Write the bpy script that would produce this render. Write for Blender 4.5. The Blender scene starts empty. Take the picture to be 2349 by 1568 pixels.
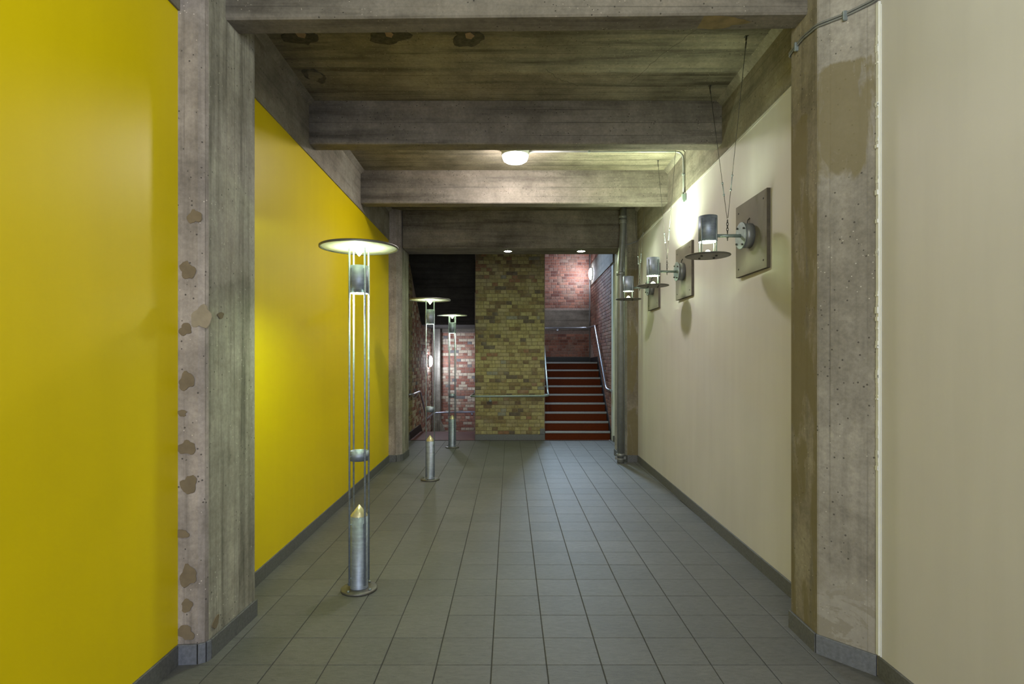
import bpy, bmesh, math, random
from mathutils import Vector, Matrix
random.seed(7)
PI = math.pi
S = bpy.context.scene
COL = S.collection

# ---------------------------------------------------------------- camera, world, light, exposure
cd = bpy.data.cameras.new('camera'); cam = bpy.data.objects.new('camera', cd); COL.objects.link(cam)
cam.location = (0, 0, 1.662); cam.rotation_euler = (PI/2, 0, 0)
cd.sensor_width = 36; cd.sensor_fit = 'HORIZONTAL'; cd.lens = 1302.3/2349*36
cd.shift_x = 0.0021; cd.shift_y = 0.01575; cd.clip_start = .05
S.camera = cam
w = bpy.data.worlds.new('world'); S.world = w; w.use_nodes = True
w.node_tree.nodes['Background'].inputs[0].default_value = (.72, .80, 1, 1)
w.node_tree.nodes['Background'].inputs[1].default_value = .22
S.view_settings.view_transform = 'Standard'; S.view_settings.look = 'None'
S.view_settings.exposure = 1.0; S.view_settings.gamma = 1; S.view_settings.use_curve_mapping = False

E_CEIL, E_UP, E_DOWN, E_SCONCE, E_SPOT, E_BULK, E_SCUP = 115, 66, 165, 38, 185, 62, 760
C_COOL = (.80, .86, 1.0); C_WHITE = (1, .93, .90); C_LIME = (.86, 1.0, .66); C_GREEN = (.82, 1.0, .58); C_STAIR = (.80, .85, 1.0)

def area(name, loc, rot, sx, sy, power, col):
    l = bpy.data.lights.new(name, 'AREA'); l.shape = 'RECTANGLE'; l.size = sx; l.size_y = sy; l.energy = power; l.color = col
    o = bpy.data.objects.new(name, l); COL.objects.link(o); o.location = loc; o.rotation_euler = rot
    return o
# daylight coming in through the glazed entrance at the near end of the passage (behind the camera)
area('entrance_daylight', (0, -3.6, 2.0), (PI/2, 0, 0), 3.2, 3.0, 98, C_COOL)
# the next round ceiling lamp of the passage, above and just outside the top of the frame
pl_ = bpy.data.lights.new('near_ceiling_lamp', 'POINT'); pl_.energy = 42; pl_.color = (.94, 1, .84); pl_.shadow_soft_size = .13
po_ = bpy.data.objects.new('near_ceiling_lamp', pl_); COL.objects.link(po_); po_.location = (.3, 1.1, 3.85)

# daylight from the window over the upper stairs (above and behind what the camera sees)
area('stair_window_daylight', (1.05, 14.5, 4.68), (math.radians(-52), 0, 0), .5, .4, 26, (.55, .75, 1.0)).data.spread = math.radians(75)

# ---------------------------------------------------------------- node helpers
def nt_new(name):
    m = bpy.data.materials.new(name); m.use_nodes = True
    n = m.node_tree.nodes; l = m.node_tree.links
    return m, n, l, n['Principled BSDF']
def N(n, t, **k):
    x = n.new(t)
    for a, b in k.items():
        if a.startswith('i'): x.inputs[int(a[1:])].default_value = b
        else: setattr(x, a, b)
    return x
def math_(n, l, op, a, b=None, c=None, clamp=False):
    x = n.new('ShaderNodeMath'); x.operation = op; x.use_clamp = clamp
    for i, v in enumerate((a, b, c)):
        if v is None: continue
        if isinstance(v, (int, float)): x.inputs[i].default_value = v
        else: l.new(v, x.inputs[i])
    return x.outputs[0]
def mix(n, l, f, a, b, mode='MIX'):
    x = n.new('ShaderNodeMix'); x.data_type = 'RGBA'; x.blend_type = mode
    for s, v in ((0, f), (6, a), (7, b)):
        if isinstance(v, (int, float)): x.inputs[s].default_value = v
        elif isinstance(v, tuple): x.inputs[s].default_value = (*v, 1)
        else: l.new(v, x.inputs[s])
    return x.outputs[2]
def ramp(n, l, f, stops, interp='LINEAR'):
    r = n.new('ShaderNodeValToRGB'); r.color_ramp.interpolation = interp
    e = r.color_ramp.elements
    while len(e) < len(stops): e.new(.5)
    for i, (p, c) in enumerate(stops):
        e[i].position = p; e[i].color = (*c, 1) if len(c) == 3 else c
    l.new(f, r.inputs[0]); return r.outputs[0]
def mapped(n, l, scale=(1, 1, 1), loc=(0, 0, 0), src='Object'):
    tc = n.new('ShaderNodeTexCoord'); mp = n.new('ShaderNodeMapping')
    mp.inputs['Scale'].default_value = scale; mp.inputs['Location'].default_value = loc
    l.new(tc.outputs[src], mp.inputs[0]); return mp.outputs[0]
def noise(n, l, vec, scale, detail=4, rough=.55, dist=0):
    x = n.new('ShaderNodeTexNoise'); l.new(vec, x.inputs['Vector'])
    x.inputs['Scale'].default_value = scale; x.inputs['Detail'].default_value = detail
    x.inputs['Roughness'].default_value = rough; x.inputs['Distortion'].default_value = dist
    return x.outputs[0]
def bump(n, l, h, strength, dist, bsdf):
    b = n.new('ShaderNodeBump'); b.inputs['Strength'].default_value = strength; b.inputs['Distance'].default_value = dist
    l.new(h, b.inputs['Height']); l.new(b.outputs[0], bsdf.inputs['Normal'])
def simple(name, col, rough=.5, metal=0, var=.0, scale=20, bmp=0, spec=.5):
    m, n, l, b = nt_new(name)
    b.inputs['Roughness'].default_value = rough; b.inputs['Metallic'].default_value = metal
    b.inputs['Specular IOR Level'].default_value = spec
    v = mapped(n, l); nz = noise(n, l, v, scale, 5)
    lo = tuple(c*(1-var) for c in col); hi = tuple(min(1, c*(1+var)) for c in col)
    l.new(ramp(n, l, nz, [(.3, lo), (.7, hi)]), b.inputs['Base Color'])
    if bmp: bump(n, l, nz, bmp, .002, b)
    return m
def emis(name, col, e):
    m, n, l, b = nt_new(name)
    b.inputs['Base Color'].default_value = (*col, 1)
    b.inputs['Emission Color'].default_value = (*col, 1); b.inputs['Emission Strength'].default_value = e
    return m

def concrete(name, light, dark, grain='x', bw=.11, line=.55, streak=.5, stain=None, pit=.8, seed=0.0, flake=0, pits=.53):
    """board-marked concrete; grain = direction of the shuttering boards"""
    m, n, l, b = nt_new(name)
    b.inputs['Roughness'].default_value = .85; b.inputs['Specular IOR Level'].default_value = .25
    tc = n.new('ShaderNodeTexCoord'); sep = n.new('ShaderNodeSeparateXYZ'); l.new(tc.outputs['Object'], sep.inputs[0])
    X, Y, Z = sep.outputs
    if grain == 'x': across = math_(n, l, 'ADD', Y, Z); sc = (.7, 9, 9)
    elif grain == 'y': across = math_(n, l, 'ADD', Z, 0.0); sc = (9, .7, 9)
    elif grain == 'zr': across = math_(n, l, 'SUBTRACT', X, Y); sc = (11, 11, .55)
    else: across = math_(n, l, 'ADD', X, Y); sc = (11, 11, .55)
    v = mapped(n, l, loc=(seed, seed, seed)); vs = mapped(n, l, sc, (seed*3, 0, seed))
    big = noise(n, l, v, 1.3, 7, .6, .3)
    st = noise(n, l, vs, 1.0, 6, .62, .25)
    fine = noise(n, l, v, 38, 4, .7)
    mid = noise(n, l, v, 6, 6, .65)
    col = ramp(n, l, big, [(.32, dark), (.66, light)])
    col = mix(n, l, streak, col, mix(n, l, 1.0, col, ramp(n, l, st, [(.28, (.22, .21, .19)), (.5, (1, 1, 1)), (.75, (1.35, 1.3, 1.25))]), 'MULTIPLY'))
    col = mix(n, l, .55, col, mix(n, l, 1.0, col, ramp(n, l, mid, [(.3, (.62, .6, .58)), (.7, (1.25, 1.25, 1.25))]), 'MULTIPLY'))
    col = mix(n, l, .45, col, mix(n, l, 1.0, col, ramp(n, l, fine, [(.3, (.6, .6, .6)), (.7, (1.3, 1.3, 1.3))]), 'MULTIPLY'))
    # joints between boards
    a2 = math_(n, l, 'MULTIPLY_ADD', st, .012, across)
    fr = math_(n, l, 'FRACT', math_(n, l, 'DIVIDE', a2, bw))
    tri = math_(n, l, 'ABSOLUTE', math_(n, l, 'SUBTRACT', fr, .5))
    ln = math_(n, l, 'SMOOTH_MIN', math_(n, l, 'MULTIPLY', math_(n, l, 'SUBTRACT', tri, .465), 30, clamp=True), 1, .01)
    ln = math_(n, l, 'MULTIPLY', ln, math_(n, l, 'MULTIPLY', math_(n, l, 'SUBTRACT', noise(n, l, vs, .9, 3), .38), 3.5, clamp=True))
    col = mix(n, l, math_(n, l, 'MULTIPLY', ln, line), col, tuple(c*.35 for c in dark))
    # pits
    vo = n.new('ShaderNodeTexVoronoi'); l.new(v, vo.inputs['Vector']); vo.inputs['Scale'].default_value = 26
    pm = math_(n, l, 'MULTIPLY', math_(n, l, 'LESS_THAN', vo.outputs['Distance'], .13), math_(n, l, 'GREATER_THAN', noise(n, l, v, 4.5, 3), pits))
    col = mix(n, l, math_(n, l, 'MULTIPLY', pm, pit), col, tuple(c*.25 for c in dark))
    # pale aggregate
    vo2 = n.new('ShaderNodeTexVoronoi'); l.new(mapped(n, l, loc=(5, seed, 2)), vo2.inputs['Vector']); vo2.inputs['Scale'].default_value = 34
    am = math_(n, l, 'MULTIPLY', math_(n, l, 'LESS_THAN', vo2.outputs['Distance'], .12), math_(n, l, 'GREATER_THAN', noise(n, l, mapped(n, l, loc=(9, 4, seed)), 3.5, 3), .55))
    col = mix(n, l, math_(n, l, 'MULTIPLY', am, .6), col, tuple(min(1, c*1.9) for c in light))
    if stain:
        z0, z1, thr, scol = stain        # stain between these heights (local), where the noise passes thr
        vz = noise(n, l, mapped(n, l, (5, 5, 1.6), (seed+3, 1, 2)), 1.0, 5, .6, .4)
        band = math_(n, l, 'MULTIPLY', math_(n, l, 'MULTIPLY', math_(n, l, 'SUBTRACT', Z, z0), 2.5, clamp=True),
                     math_(n, l, 'MULTIPLY', math_(n, l, 'SUBTRACT', z1, Z), 8, clamp=True))
        sm = math_(n, l, 'MULTIPLY', math_(n, l, 'SUBTRACT', math_(n, l, 'MULTIPLY', vz, band), thr), 14, clamp=True)
        col = mix(n, l, math_(n, l, 'MULTIPLY', sm, .85), col, scol)
    if flake:                            # flaking skin near the foot
        fn = noise(n, l, mapped(n, l, (3.2, 3.2, 6), (1, 7, seed)), 1.5, 6, .7, .5)
        fz = math_(n, l, 'MULTIPLY', math_(n, l, 'SUBTRACT', flake, Z), 5, clamp=True)
        fm = math_(n, l, 'MULTIPLY', math_(n, l, 'MULTIPLY', math_(n, l, 'SUBTRACT', fn, .5), 30, clamp=True), fz)
        col = mix(n, l, math_(n, l, 'MULTIPLY', fz, .5), col, tuple(c*1.15 for c in light))
        col = mix(n, l, math_(n, l, 'MULTIPLY', fm, .8), col, (.27, .245, .20))
    l.new(col, b.inputs['Base Color'])
    h = math_(n, l, 'SUBTRACT', math_(n, l, 'MULTIPLY_ADD', fine, .3, math_(n, l, 'MULTIPLY', st, .5)), math_(n, l, 'MULTIPLY_ADD', ln, .5, math_(n, l, 'MULTIPLY', pm, .6)))
    bump(n, l, h, .55, .006, b)
    return m

def plaster(name, col, var, rough, spec=.5, seed=0):
    m, n, l, b = nt_new(name)
    b.inputs['Roughness'].default_value = rough; b.inputs['Specular IOR Level'].default_value = spec
    v = mapped(n, l, loc=(seed, 0, 0)); a = noise(n, l, v, .9, 5, .5); f = noise(n, l, v, 160, 3)
    vv = noise(n, l, mapped(n, l, (6, 6, .5)), 1.2, 4)
    c = ramp(n, l, a, [(.35, tuple(x*(1-var) for x in col)), (.65, col)])
    c = mix(n, l, .5, c, mix(n, l, 1.0, c, ramp(n, l, vv, [(.35, (1-var, 1-var, 1-var)), (.6, (1, 1, 1))]), 'MULTIPLY'))
    l.new(c, b.inputs['Base Color']); bump(n, l, f, .12, .001, b)
    return m

def brick_mat(name, stops, island):
    m, n, l, b = nt_new(name)
    b.inputs['Roughness'].default_value = .85; b.inputs['Specular IOR Level'].default_value = .3
    if island: r = n.new('ShaderNodeNewGeometry').outputs['Random Per Island']
    else: r = n.new('ShaderNodeObjectInfo').outputs['Random']
    c = ramp(n, l, r, stops, 'CONSTANT')
    tc = n.new('ShaderNodeNewGeometry')
    mp = n.new('ShaderNodeVectorMath'); mp.operation = 'MULTIPLY'; mp.inputs[1].default_value = (1, 1, 1); l.new(tc.outputs['Position'], mp.inputs[0])
    nz = noise(n, l, mp.outputs[0], 22, 5, .65); sm = noise(n, l, mp.outputs[0], 3.2, 5, .6)
    c = mix(n, l, .8, c, mix(n, l, 1.0, c, ramp(n, l, nz, [(.3, (.62, .6, .58)), (.7, (1.22, 1.22, 1.2))]), 'MULTIPLY'))
    c = mix(n, l, math_(n, l, 'MULTIPLY', math_(n, l, 'SUBTRACT', sm, .5), 2.2, clamp=True), c, (.30, .27, .20))
    l.new(c, b.inputs['Base Color']); bump(n, l, nz, .5, .004, b)
    return m

# ---------------------------------------------------------------- materials
M = {}
YB = [(0, (0.272, 0.224, 0.100)), (.14, (0.336, 0.288, 0.136)), (.30, (0.216, 0.160, 0.080)), (.42, (0.368, 0.320, 0.152)), (.56, (0.168, 0.120, 0.068)),
      (.66, (0.288, 0.240, 0.120)), (.78, (0.240, 0.136, 0.080)), (.83, (0.352, 0.296, 0.160)), (.93, (0.120, 0.096, 0.072)), (.97, (0.224, 0.216, 0.176))]
RB = [(0, (.24, .105, .075)), (.2, (.30, .14, .10)), (.38, (.20, .09, .068)), (.52, (.36, .17, .12)), (.66, (.28, .155, .12)),
      (.8, (.34, .18, .135)), (.9, (.16, .07, .055)), (.96, (.30, .19, .15))]
MB = [(0, (.32, .15, .11)), (.18, (.56, .49, .37)), (.34, (.40, .21, .15)), (.48, (.62, .55, .42)), (.60, (.30, .14, .10)),
      (.72, (.44, .30, .22)), (.86, (.57, .50, .40)), (.95, (.2, .2, .2))]
for k, s in (('yellow', YB), ('red', RB), ('mixed', MB)):
    M[k+'_brick'] = brick_mat(k+'_brick', s, False); M[k+'_brick_mass'] = brick_mat(k+'_brick_mass', s, True)
M['mortar_y'] = simple('mortar_yellow', (.20, .165, .09), .95, var=.25, scale=30, bmp=.4)
M['mortar_r'] = simple('mortar_red', (.30, .23, .20), .95, var=.3, scale=30, bmp=.4)
M['yellow'] = plaster('yellow_paint', (.79, .605, .0), .04, .42, .28)
M['cream'] = plaster('cream_paint', (.62, .60, .585), .07, .6, .3, 4)
M['pale'] = plaster('pale_paint', (.74, .80, .74), .06, .6, .3, 4)
CL, CD = (.30, .27, .205), (.15, .132, .095)
M['con_x'] = concrete('concrete_boards_x', CL, CD, 'x', .115, .9, .95)
M['con_beam'] = concrete('concrete_beam', (.235, .21, .175), (.13, .116, .093), 'x', .12, .8, .7, seed=2)
M['con_y'] = concrete('concrete_boards_y', (.32, .30, .25), (.19, .168, .135), 'y', .13, .4, .5, seed=5)
M['con_z'] = concrete('concrete_pillar', (.44, .425, .365), (.28, .265, .225), 'z', .09, .8, .85, seed=1)
M['con_zf'] = concrete('concrete_pillar_face', (.44, .385, .35), (.24, .21, .19), 'z', .13, .6, .6, seed=8, pits=.48)
SC = (.175, .145, .072)
M['con_r'] = concrete('concrete_pillar_stained_top', (.36, .335, .30), (.24, .22, .19), 'zr', .26, .6, .3, (2.3, 3.38, .43, (.20, .168, .095)), seed=3, flake=.52, pits=.46)
M['con_ri'] = concrete('concrete_pillar_stained_side', (.30, .27, .205), (.18, .155, .11), 'z', .2, .4, .5, (-.6, 3.2, .46, SC), seed=6)
M['con_dark'] = concrete('concrete_shaded', (.05, .047, .042), (.025, .023, .02), 'x', .15, .5, .5, seed=9)  # deep shade under the upper flight put into the concrete colour
M['grout'] = simple('grout', (.05, .05, .046), .95, var=.3, scale=12)
# floor tile
m, n, l, b = nt_new('slate_tile')
r = n.new('ShaderNodeObjectInfo').outputs['Random']
c = ramp(n, l, r, [(0, (.118, .120, .119)), (.5, (.126, .127, .126)), (1, (.136, .136, .135))])
g = n.new('ShaderNodeNewGeometry')
off = n.new('ShaderNodeVectorMath'); off.operation = 'ADD'; l.new(g.outputs['Position'], off.inputs[0])
cb = n.new('ShaderNodeCombineXYZ'); l.new(math_(n, l, 'MULTIPLY', r, 90), cb.inputs[2]); l.new(cb.outputs[0], off.inputs[1])
sc = n.new('ShaderNodeMapping'); sc.inputs['Rotation'].default_value = (0, 0, .5); sc.inputs['Scale'].default_value = (10, 34, 8); l.new(off.outputs[0], sc.inputs[0])
z1 = noise(n, l, sc.outputs[0], 1.6, 7, .68, .9); z2 = noise(n, l, g.outputs['Position'], 1.1, 4)
z3 = noise(n, l, g.outputs['Position'], 230, 2)
c = mix(n, l, .8, c, mix(n, l, 1.0, c, ramp(n, l, z1, [(.3, (.72, .73, .72)), (.7, (1.25, 1.25, 1.25))]), 'MULTIPLY'))
c = mix(n, l, .5, c, mix(n, l, 1.0, c, ramp(n, l, z2, [(.35, (.8, .8, .78)), (.65, (1.12, 1.12, 1.1))]), 'MULTIPLY'))
c = mix(n, l, .4, c, mix(n, l, 1.0, c, ramp(n, l, z3, [(.35, (.7, .7, .7)), (.65, (1.3, 1.3, 1.3))]), 'MULTIPLY'))
l.new(c, b.inputs['Base Color']); b.inputs['Roughness'].default_value = .55; b.inputs['Specular IOR Level'].default_value = .4
bump(n, l, z1, .5, .004, b); M['tile'] = m
M['skirt'] = simple('skirting_tile', (.115, .118, .118), .55, var=.25, scale=60, bmp=.2)
M['skirt_daylit'] = simple('skirting_tile_daylit', (.15, .16, .185), .55, var=.2, scale=60, bmp=.2)  # cool daylight on the front faces of the pillar skirting, put into the tile colour
M['black'] = simple('black_rubber', (.012, .013, .016), .5, var=.2)
def brushed(name, col, rough, scale=(8, 8, 90)):
    m, n, l, b = nt_new(name)
    b.inputs['Metallic'].default_value = .65
    a = noise(n, l, mapped(n, l, scale), 1, 4, .6); k = noise(n, l, mapped(n, l), 28, 4)
    c = ramp(n, l, a, [(.3, tuple(x*.75 for x in col)), (.7, col)])
    c = mix(n, l, .5, c, mix(n, l, 1.0, c, ramp(n, l, k, [(.35, (.7, .72, .72)), (.65, (1.15, 1.15, 1.12))]), 'MULTIPLY'))
    l.new(c, b.inputs['Base Color'])
    l.new(math_(n, l, 'MULTIPLY_ADD', a, .2, rough), b.inputs['Roughness']); bump(n, l, a, .15, .001, b)
    return m
M['steel'] = brushed('brushed_steel', (.36, .41, .50), .42)
M['zinc'] = brushed('galvanised_steel', (.36, .41, .42), .45, (6, 6, 6))
M['shade'] = simple('lamp_disc_white', (.80, .80, .72), .5, var=.05)
M['disc'] = simple('lamp_disc_grey', (.16, .155, .14), .45, .6, var=.2)
M['brass'] = simple('pale_brass', (.62, .56, .34), .35, .55, var=.08)
M['wire'] = simple('steel_wire', (.10, .095, .085), .45, .8, var=.3)
M['rail'] = simple('painted_rail', (.24, .29, .265), .35, .3, var=.12)
M['rail_blue'] = simple('steel_rail', (.45, .48, .56), .28, .8, var=.1)
M['pipe'] = simple('pipe_paint', (.26, .27, .265), .38, .35, var=.14, scale=14)
M['board'] = simple('fibre_board', (.18, .16, .13), .7, var=.14, scale=4, bmp=.1)
M['board_edge'] = simple('fibre_board_edge', (.10, .085, .07), .8, var=.2)
M['housing'] = simple('lamp_housing', (.62, .66, .64), .5, var=.05)
M['riser'] = simple('red_lino', (.10, .017, .001), .65, var=.15, scale=40, spec=.15)
M['tread'] = simple('red_lino_tread', (.09, .018, .008), .6, var=.15, scale=40)
M['redfloor'] = simple('red_floor', (.15, .055, .05), .6, var=.15, scale=8)
M['nosing'] = simple('grey_nosing', (.27, .285, .30), .45, .3, var=.1, scale=30)
M['mortar_patch'] = simple('mortar_patch', (.20, .155, .10), .9, var=.12, scale=20, bmp=.2)
M['mortar_pale'] = simple('mortar_patch_pale', (.32, .27, .20), .9, var=.12, scale=20, bmp=.2)
M['spall'] = simple('spalled_concrete', (.075, .068, .05), .95, var=.4, scale=30, bmp=.8)
M['stain'] = simple('ochre_stain', (.22, .165, .07), .85, var=.25, scale=14)
M['spall_core'] = simple('exposed_brick', (.33, .23, .16), .9, var=.2)
M['sealant'] = simple('white_sealant', (.78, .78, .74), .6, var=.05, scale=9)
M['redbox'] = simple('red_plastic', (.30, .02, .02), .4)
M['clip'] = simple('green_glass', (.26, .36, .31), .3)
M['e_ceil'] = emis('diffuser_ceiling', C_WHITE, E_CEIL)
M['e_bulk'] = emis('diffuser_stair', C_STAIR, E_BULK)
M['e_bulk2'] = emis('diffuser_lower', C_STAIR, E_BULK*1.1)
M['e_spot'] = emis('downlight_glow', C_GREEN, E_SPOT)
for i, f in enumerate((1.0, .35, .55)):
    M['e_up%d' % i] = emis('bulb_up_%d' % i, C_GREEN, E_UP*f)
    M['e_dn%d' % i] = emis('bulb_down_%d' % i, C_GREEN, E_DOWN*(1.0, .22, .28)[i])
for i, f in enumerate((.8, 1.2, .7)):
    M['e_sc%d' % i] = emis('bulb_sconce_%d' % i, C_GREEN, E_SCONCE*f); M['e_su%d' % i] = emis('bulb_sconce_up_%d' % i, C_LIME, E_SCUP*(.06, 1, .10)[i])

# ---------------------------------------------------------------- mesh helpers
def box(bm, x0, x1, y0, y1, z0, z1, bev=0):
    r = bmesh.ops.create_cube(bm, size=1)
    for v in r['verts']:
        v.co = Vector((x0+(v.co.x+.5)*(x1-x0), y0+(v.co.y+.5)*(y1-y0), z0+(v.co.z+.5)*(z1-z0)))
    if bev:
        es = {e for v in r['verts'] for e in v.link_edges}
        bmesh.ops.bevel(bm, geom=list(es), offset=bev, segments=1, affect='EDGES')
def prism(bm, poly, z0, z1, mats=None):
    """poly: (x, y) counter-clockwise; z0/z1 may be callables of x"""
    f0 = z0 if callable(z0) else (lambda x: z0); f1 = z1 if callable(z1) else (lambda x: z1)
    a = [bm.verts.new((x, y, f0(x))) for x, y in poly]; b_ = [bm.verts.new((x, y, f1(x))) for x, y in poly]
    k = len(poly)
    for i in range(k):
        f = bm.faces.new((a[i], a[(i+1) % k], b_[(i+1) % k], b_[i]))
        if mats: f.material_index = mats[i]
    bm.faces.new(list(reversed(a))); bm.faces.new(b_)
def extr(bm, poly, axis, a0, a1):
    """poly in the plane across `axis`, pushed from a0 to a1"""
    def P(u, v, t): return {'x': (t, u, v), 'y': (u, t, v)}[axis]
    A = [bm.verts.new(P(u, v, a0)) for u, v in poly]; B = [bm.verts.new(P(u, v, a1)) for u, v in poly]
    k = len(poly)
    for i in range(k): bm.faces.new((A[i], A[(i+1) % k], B[(i+1) % k], B[i]))
    bm.faces.new(list(reversed(A))); bm.faces.new(B)
def lathe(bm, prof, segs=32, c=(0, 0, 0), axis='z', cap=True, smooth=True):
    rings = []
    for r, h in prof:
        ring = []
        for i in range(segs):
            a = 2*PI*i/segs; u, v = max(r, 1e-4)*math.cos(a), max(r, 1e-4)*math.sin(a)
            p = {'z': (u, v, h), 'x': (h, u, v), 'y': (u, h, v)}[axis]
            ring.append(bm.verts.new((p[0]+c[0], p[1]+c[1], p[2]+c[2])))
        rings.append(ring)
    for a, b_ in zip(rings, rings[1:]):
        for i in range(segs):
            f = bm.faces.new((a[i], a[(i+1) % segs], b_[(i+1) % segs], b_[i])); f.smooth = smooth
    if cap:
        bm.faces.new(list(reversed(rings[0]))); bm.faces.new(rings[-1])
def smooth_path(pts, rad=.06, k=5):
    """rounds the inner corners of a polyline"""
    P = [Vector(p) for p in pts]; out = [P[0]]
    for i in range(1, len(P)-1):
        a, b_, c = P[i-1], P[i], P[i+1]
        r = min(rad, (a-b_).length*.48, (c-b_).length*.48)
        s, e = b_+(a-b_).normalized()*r, b_+(c-b_).normalized()*r
        for j in range(k+1):
            t = j/k; out.append((1-t)**2*s+2*t*(1-t)*b_+t*t*e)
    out.append(P[-1]); return out
def tube(bm, pts, r, segs=10, cap=True):
    P = [Vector(p) for p in pts]; rings = []
    up = Vector((0, 0, 1))
    d0 = (P[1]-P[0]).normalized()
    nrm = d0.cross(up) if abs(d0.z) < .95 else d0.cross(Vector((1, 0, 0)))
    nrm.normalize()
    for i, p in enumerate(P):
        d = ((P[min(i+1, len(P)-1)]-p).normalized() + (p-P[max(i-1, 0)]).normalized())
        if d.length < 1e-6: d = P[1]-P[0]
        d.normalize(); nrm = (nrm-d*nrm.dot(d)).normalized(); bi = d.cross(nrm)
        rings.append([bm.verts.new(p+nrm*r*math.cos(2*PI*j/segs)+bi*r*math.sin(2*PI*j/segs)) for j in range(segs)])
    for a, b_ in zip(rings, rings[1:]):
        for j in range(segs):
            f = bm.faces.new((a[j], a[(j+1) % segs], b_[(j+1) % segs], b_[j])); f.smooth = True
    if cap: bm.faces.new(list(reversed(rings[0]))); bm.faces.new(rings[-1])
def blob(bm, c, ru, rv, plane, t, seed, k=22, thick=.003):
    """irregular flat patch; plane 'xz' or 'xy' or 'yz', t = outward side sign"""
    rnd = random.Random(seed); ph = [rnd.uniform(0, 6.28) for _ in range(5)]
    a, b_ = [], []
    for i in range(k):
        an = 2*PI*i/k
        r = 1 + .14*math.sin(2*an+ph[0])+.12*math.sin(3*an+ph[1])+.08*math.sin(5*an+ph[2])+rnd.uniform(-.08, .08)
        u, v = ru*r*math.cos(an), rv*r*math.sin(an)
        for lst, d in ((a, 0), (b_, thick*t)):
            s = 1 if d == 0 else .96
            p = {'xz': (u*s, d, v*s), 'xy': (u*s, v*s, d), 'yz': (d, u*s, v*s)}[plane]
            lst.append(bm.verts.new((c[0]+p[0], c[1]+p[1], c[2]+p[2])))
    for i in range(k): bm.faces.new((a[i], a[(i+1) % k], b_[(i+1) % k], b_[i]))
    bm.faces.new(a); bm.faces.new(b_)
def fin(bm):
    bmesh.ops.recalc_face_normals(bm, faces=bm.faces[:])
def obj(name, bm, mat, parent=None, base=None):
    """link the bmesh (world coordinates) as one object with its origin at its base"""
    fin(bm)
    if base is None:
        if parent is not None: base = (0, 0, 0)
        else:
            vs = [v.co for v in bm.verts]
            base = (sum(v.x for v in vs)/len(vs), sum(v.y for v in vs)/len(vs), min(v.z for v in vs))
    for v in bm.verts: v.co -= Vector(base)
    me = bpy.data.meshes.new(name); bm.to_mesh(me); bm.free()
    for mm in (mat if isinstance(mat, list) else [mat]): me.materials.append(M[mm])
    o = bpy.data.objects.new(name, me); COL.objects.link(o); o.location = base
    if parent is not None: o.parent = parent
    if name in ('bolt', 'spacer', 'screw', 'chain', 'turnbuckle', 'ceiling_hook', 'bracket', 'suspension_wire', 'eye_bolt', 'end_box', 'foot_bracket', 'sealant_bead'): o['kind'] = 'stuff'
    return o
def tag(o, label, cat, group=None):
    o['label'] = label; o['category'] = cat
    if group: o['group'] = group
    return o
def struct(o): o['kind'] = 'structure'; return o
def stuff(o): o['kind'] = 'stuff'; return o
def empty(name, loc, label=None, cat=None, group=None, rz=0):
    o = bpy.data.objects.new(name, None); COL.objects.link(o); o.location = loc; o.rotation_euler = (0, 0, rz); o.empty_display_size = .1
    if label: tag(o, label, cat, group)
    return o
def inst(name, me, loc, parent, rot=None):
    o = bpy.data.objects.new(name, me); COL.objects.link(o); o.parent = parent; o.location = loc
    if rot: o.rotation_euler = rot
    return o
def B(): return bmesh.new()

# ---------------------------------------------------------------- dimensions
def WL(y): return -1.855-.018*(y-4.15)      # yellow wall face beyond the pillar
def WR(y): return 1.955+.019*(y-3.95)       # cream wall face beyond the pillar
def SR(y): return 2.05+.02*(y-11.5)         # right wall of the stairwell
NL, NR, SL = -1.805, 1.93, -2.04
YB0, HZ, CZ = 14.9, 3.55, 4.05

# ---------------------------------------------------------------- floor with its tiles
bm = B(); box(bm, -2.3, 2.5, -4, 11.53, -.12, -.004); floor = struct(obj('floor', bm, 'grout', base=(0, 0, 0)))
PT = .298
def tile_mesh(wx, wy):
    bm = B(); g, g2, h = .0028, .0015, .004
    lo = [(-wx/2+g, -wy/2+g2), (wx/2-g, -wy/2+g2), (wx/2-g, wy/2-g2), (-wx/2+g, wy/2-g2)]
    a = [bm.verts.new((x, y, -h)) for x, y in lo]; bb = [bm.verts.new((x, y, -.0012)) for x, y in lo]
    e = .0018; c = [bm.verts.new((x-math.copysign(e, x), y-math.copysign(e, y), 0)) for x, y in lo]
    for p, q in ((a, bb), (bb, c)):
        for i in range(4): bm.faces.new((p[i], p[(i+1) % 4], q[(i+1) % 4], q[i]))
    bm.faces.new(c)
    me = bpy.data.meshes.new('floor_tile'); fin(bm); bm.to_mesh(me); bm.free(); me.materials.append(M['tile']); return me
cache = {}; cells = []
for j in range(-13, 29):
    y0 = 3.078+PT*j; y1 = y0+PT
    if y1 > 11.60: continue
    yc = (y0+y1)/2
    if yc < 2.95: xl, xr = NL, NR
    elif yc < 3.7: xl, xr = -1.83, 1.93
    elif yc < 9.75: xl, xr = WL(yc), WR(yc)
    else: xl, xr = SL, 2.2
    for i in range(-9, 9):
        a, c = .199+PT*i, .199+PT*(i+1)
        a2, c2 = max(a, xl), min(c, xr)
        if c2-a2 < .02: continue
        cells.append((round(c2-a2, 3), (a2+c2)/2, yc))
vis = [c for c in cells if c[2] > 2.45]
vis.sort(key=lambda c: c[2]); singles = set(vis[:300]); n_single = 0
mass = B()
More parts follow.
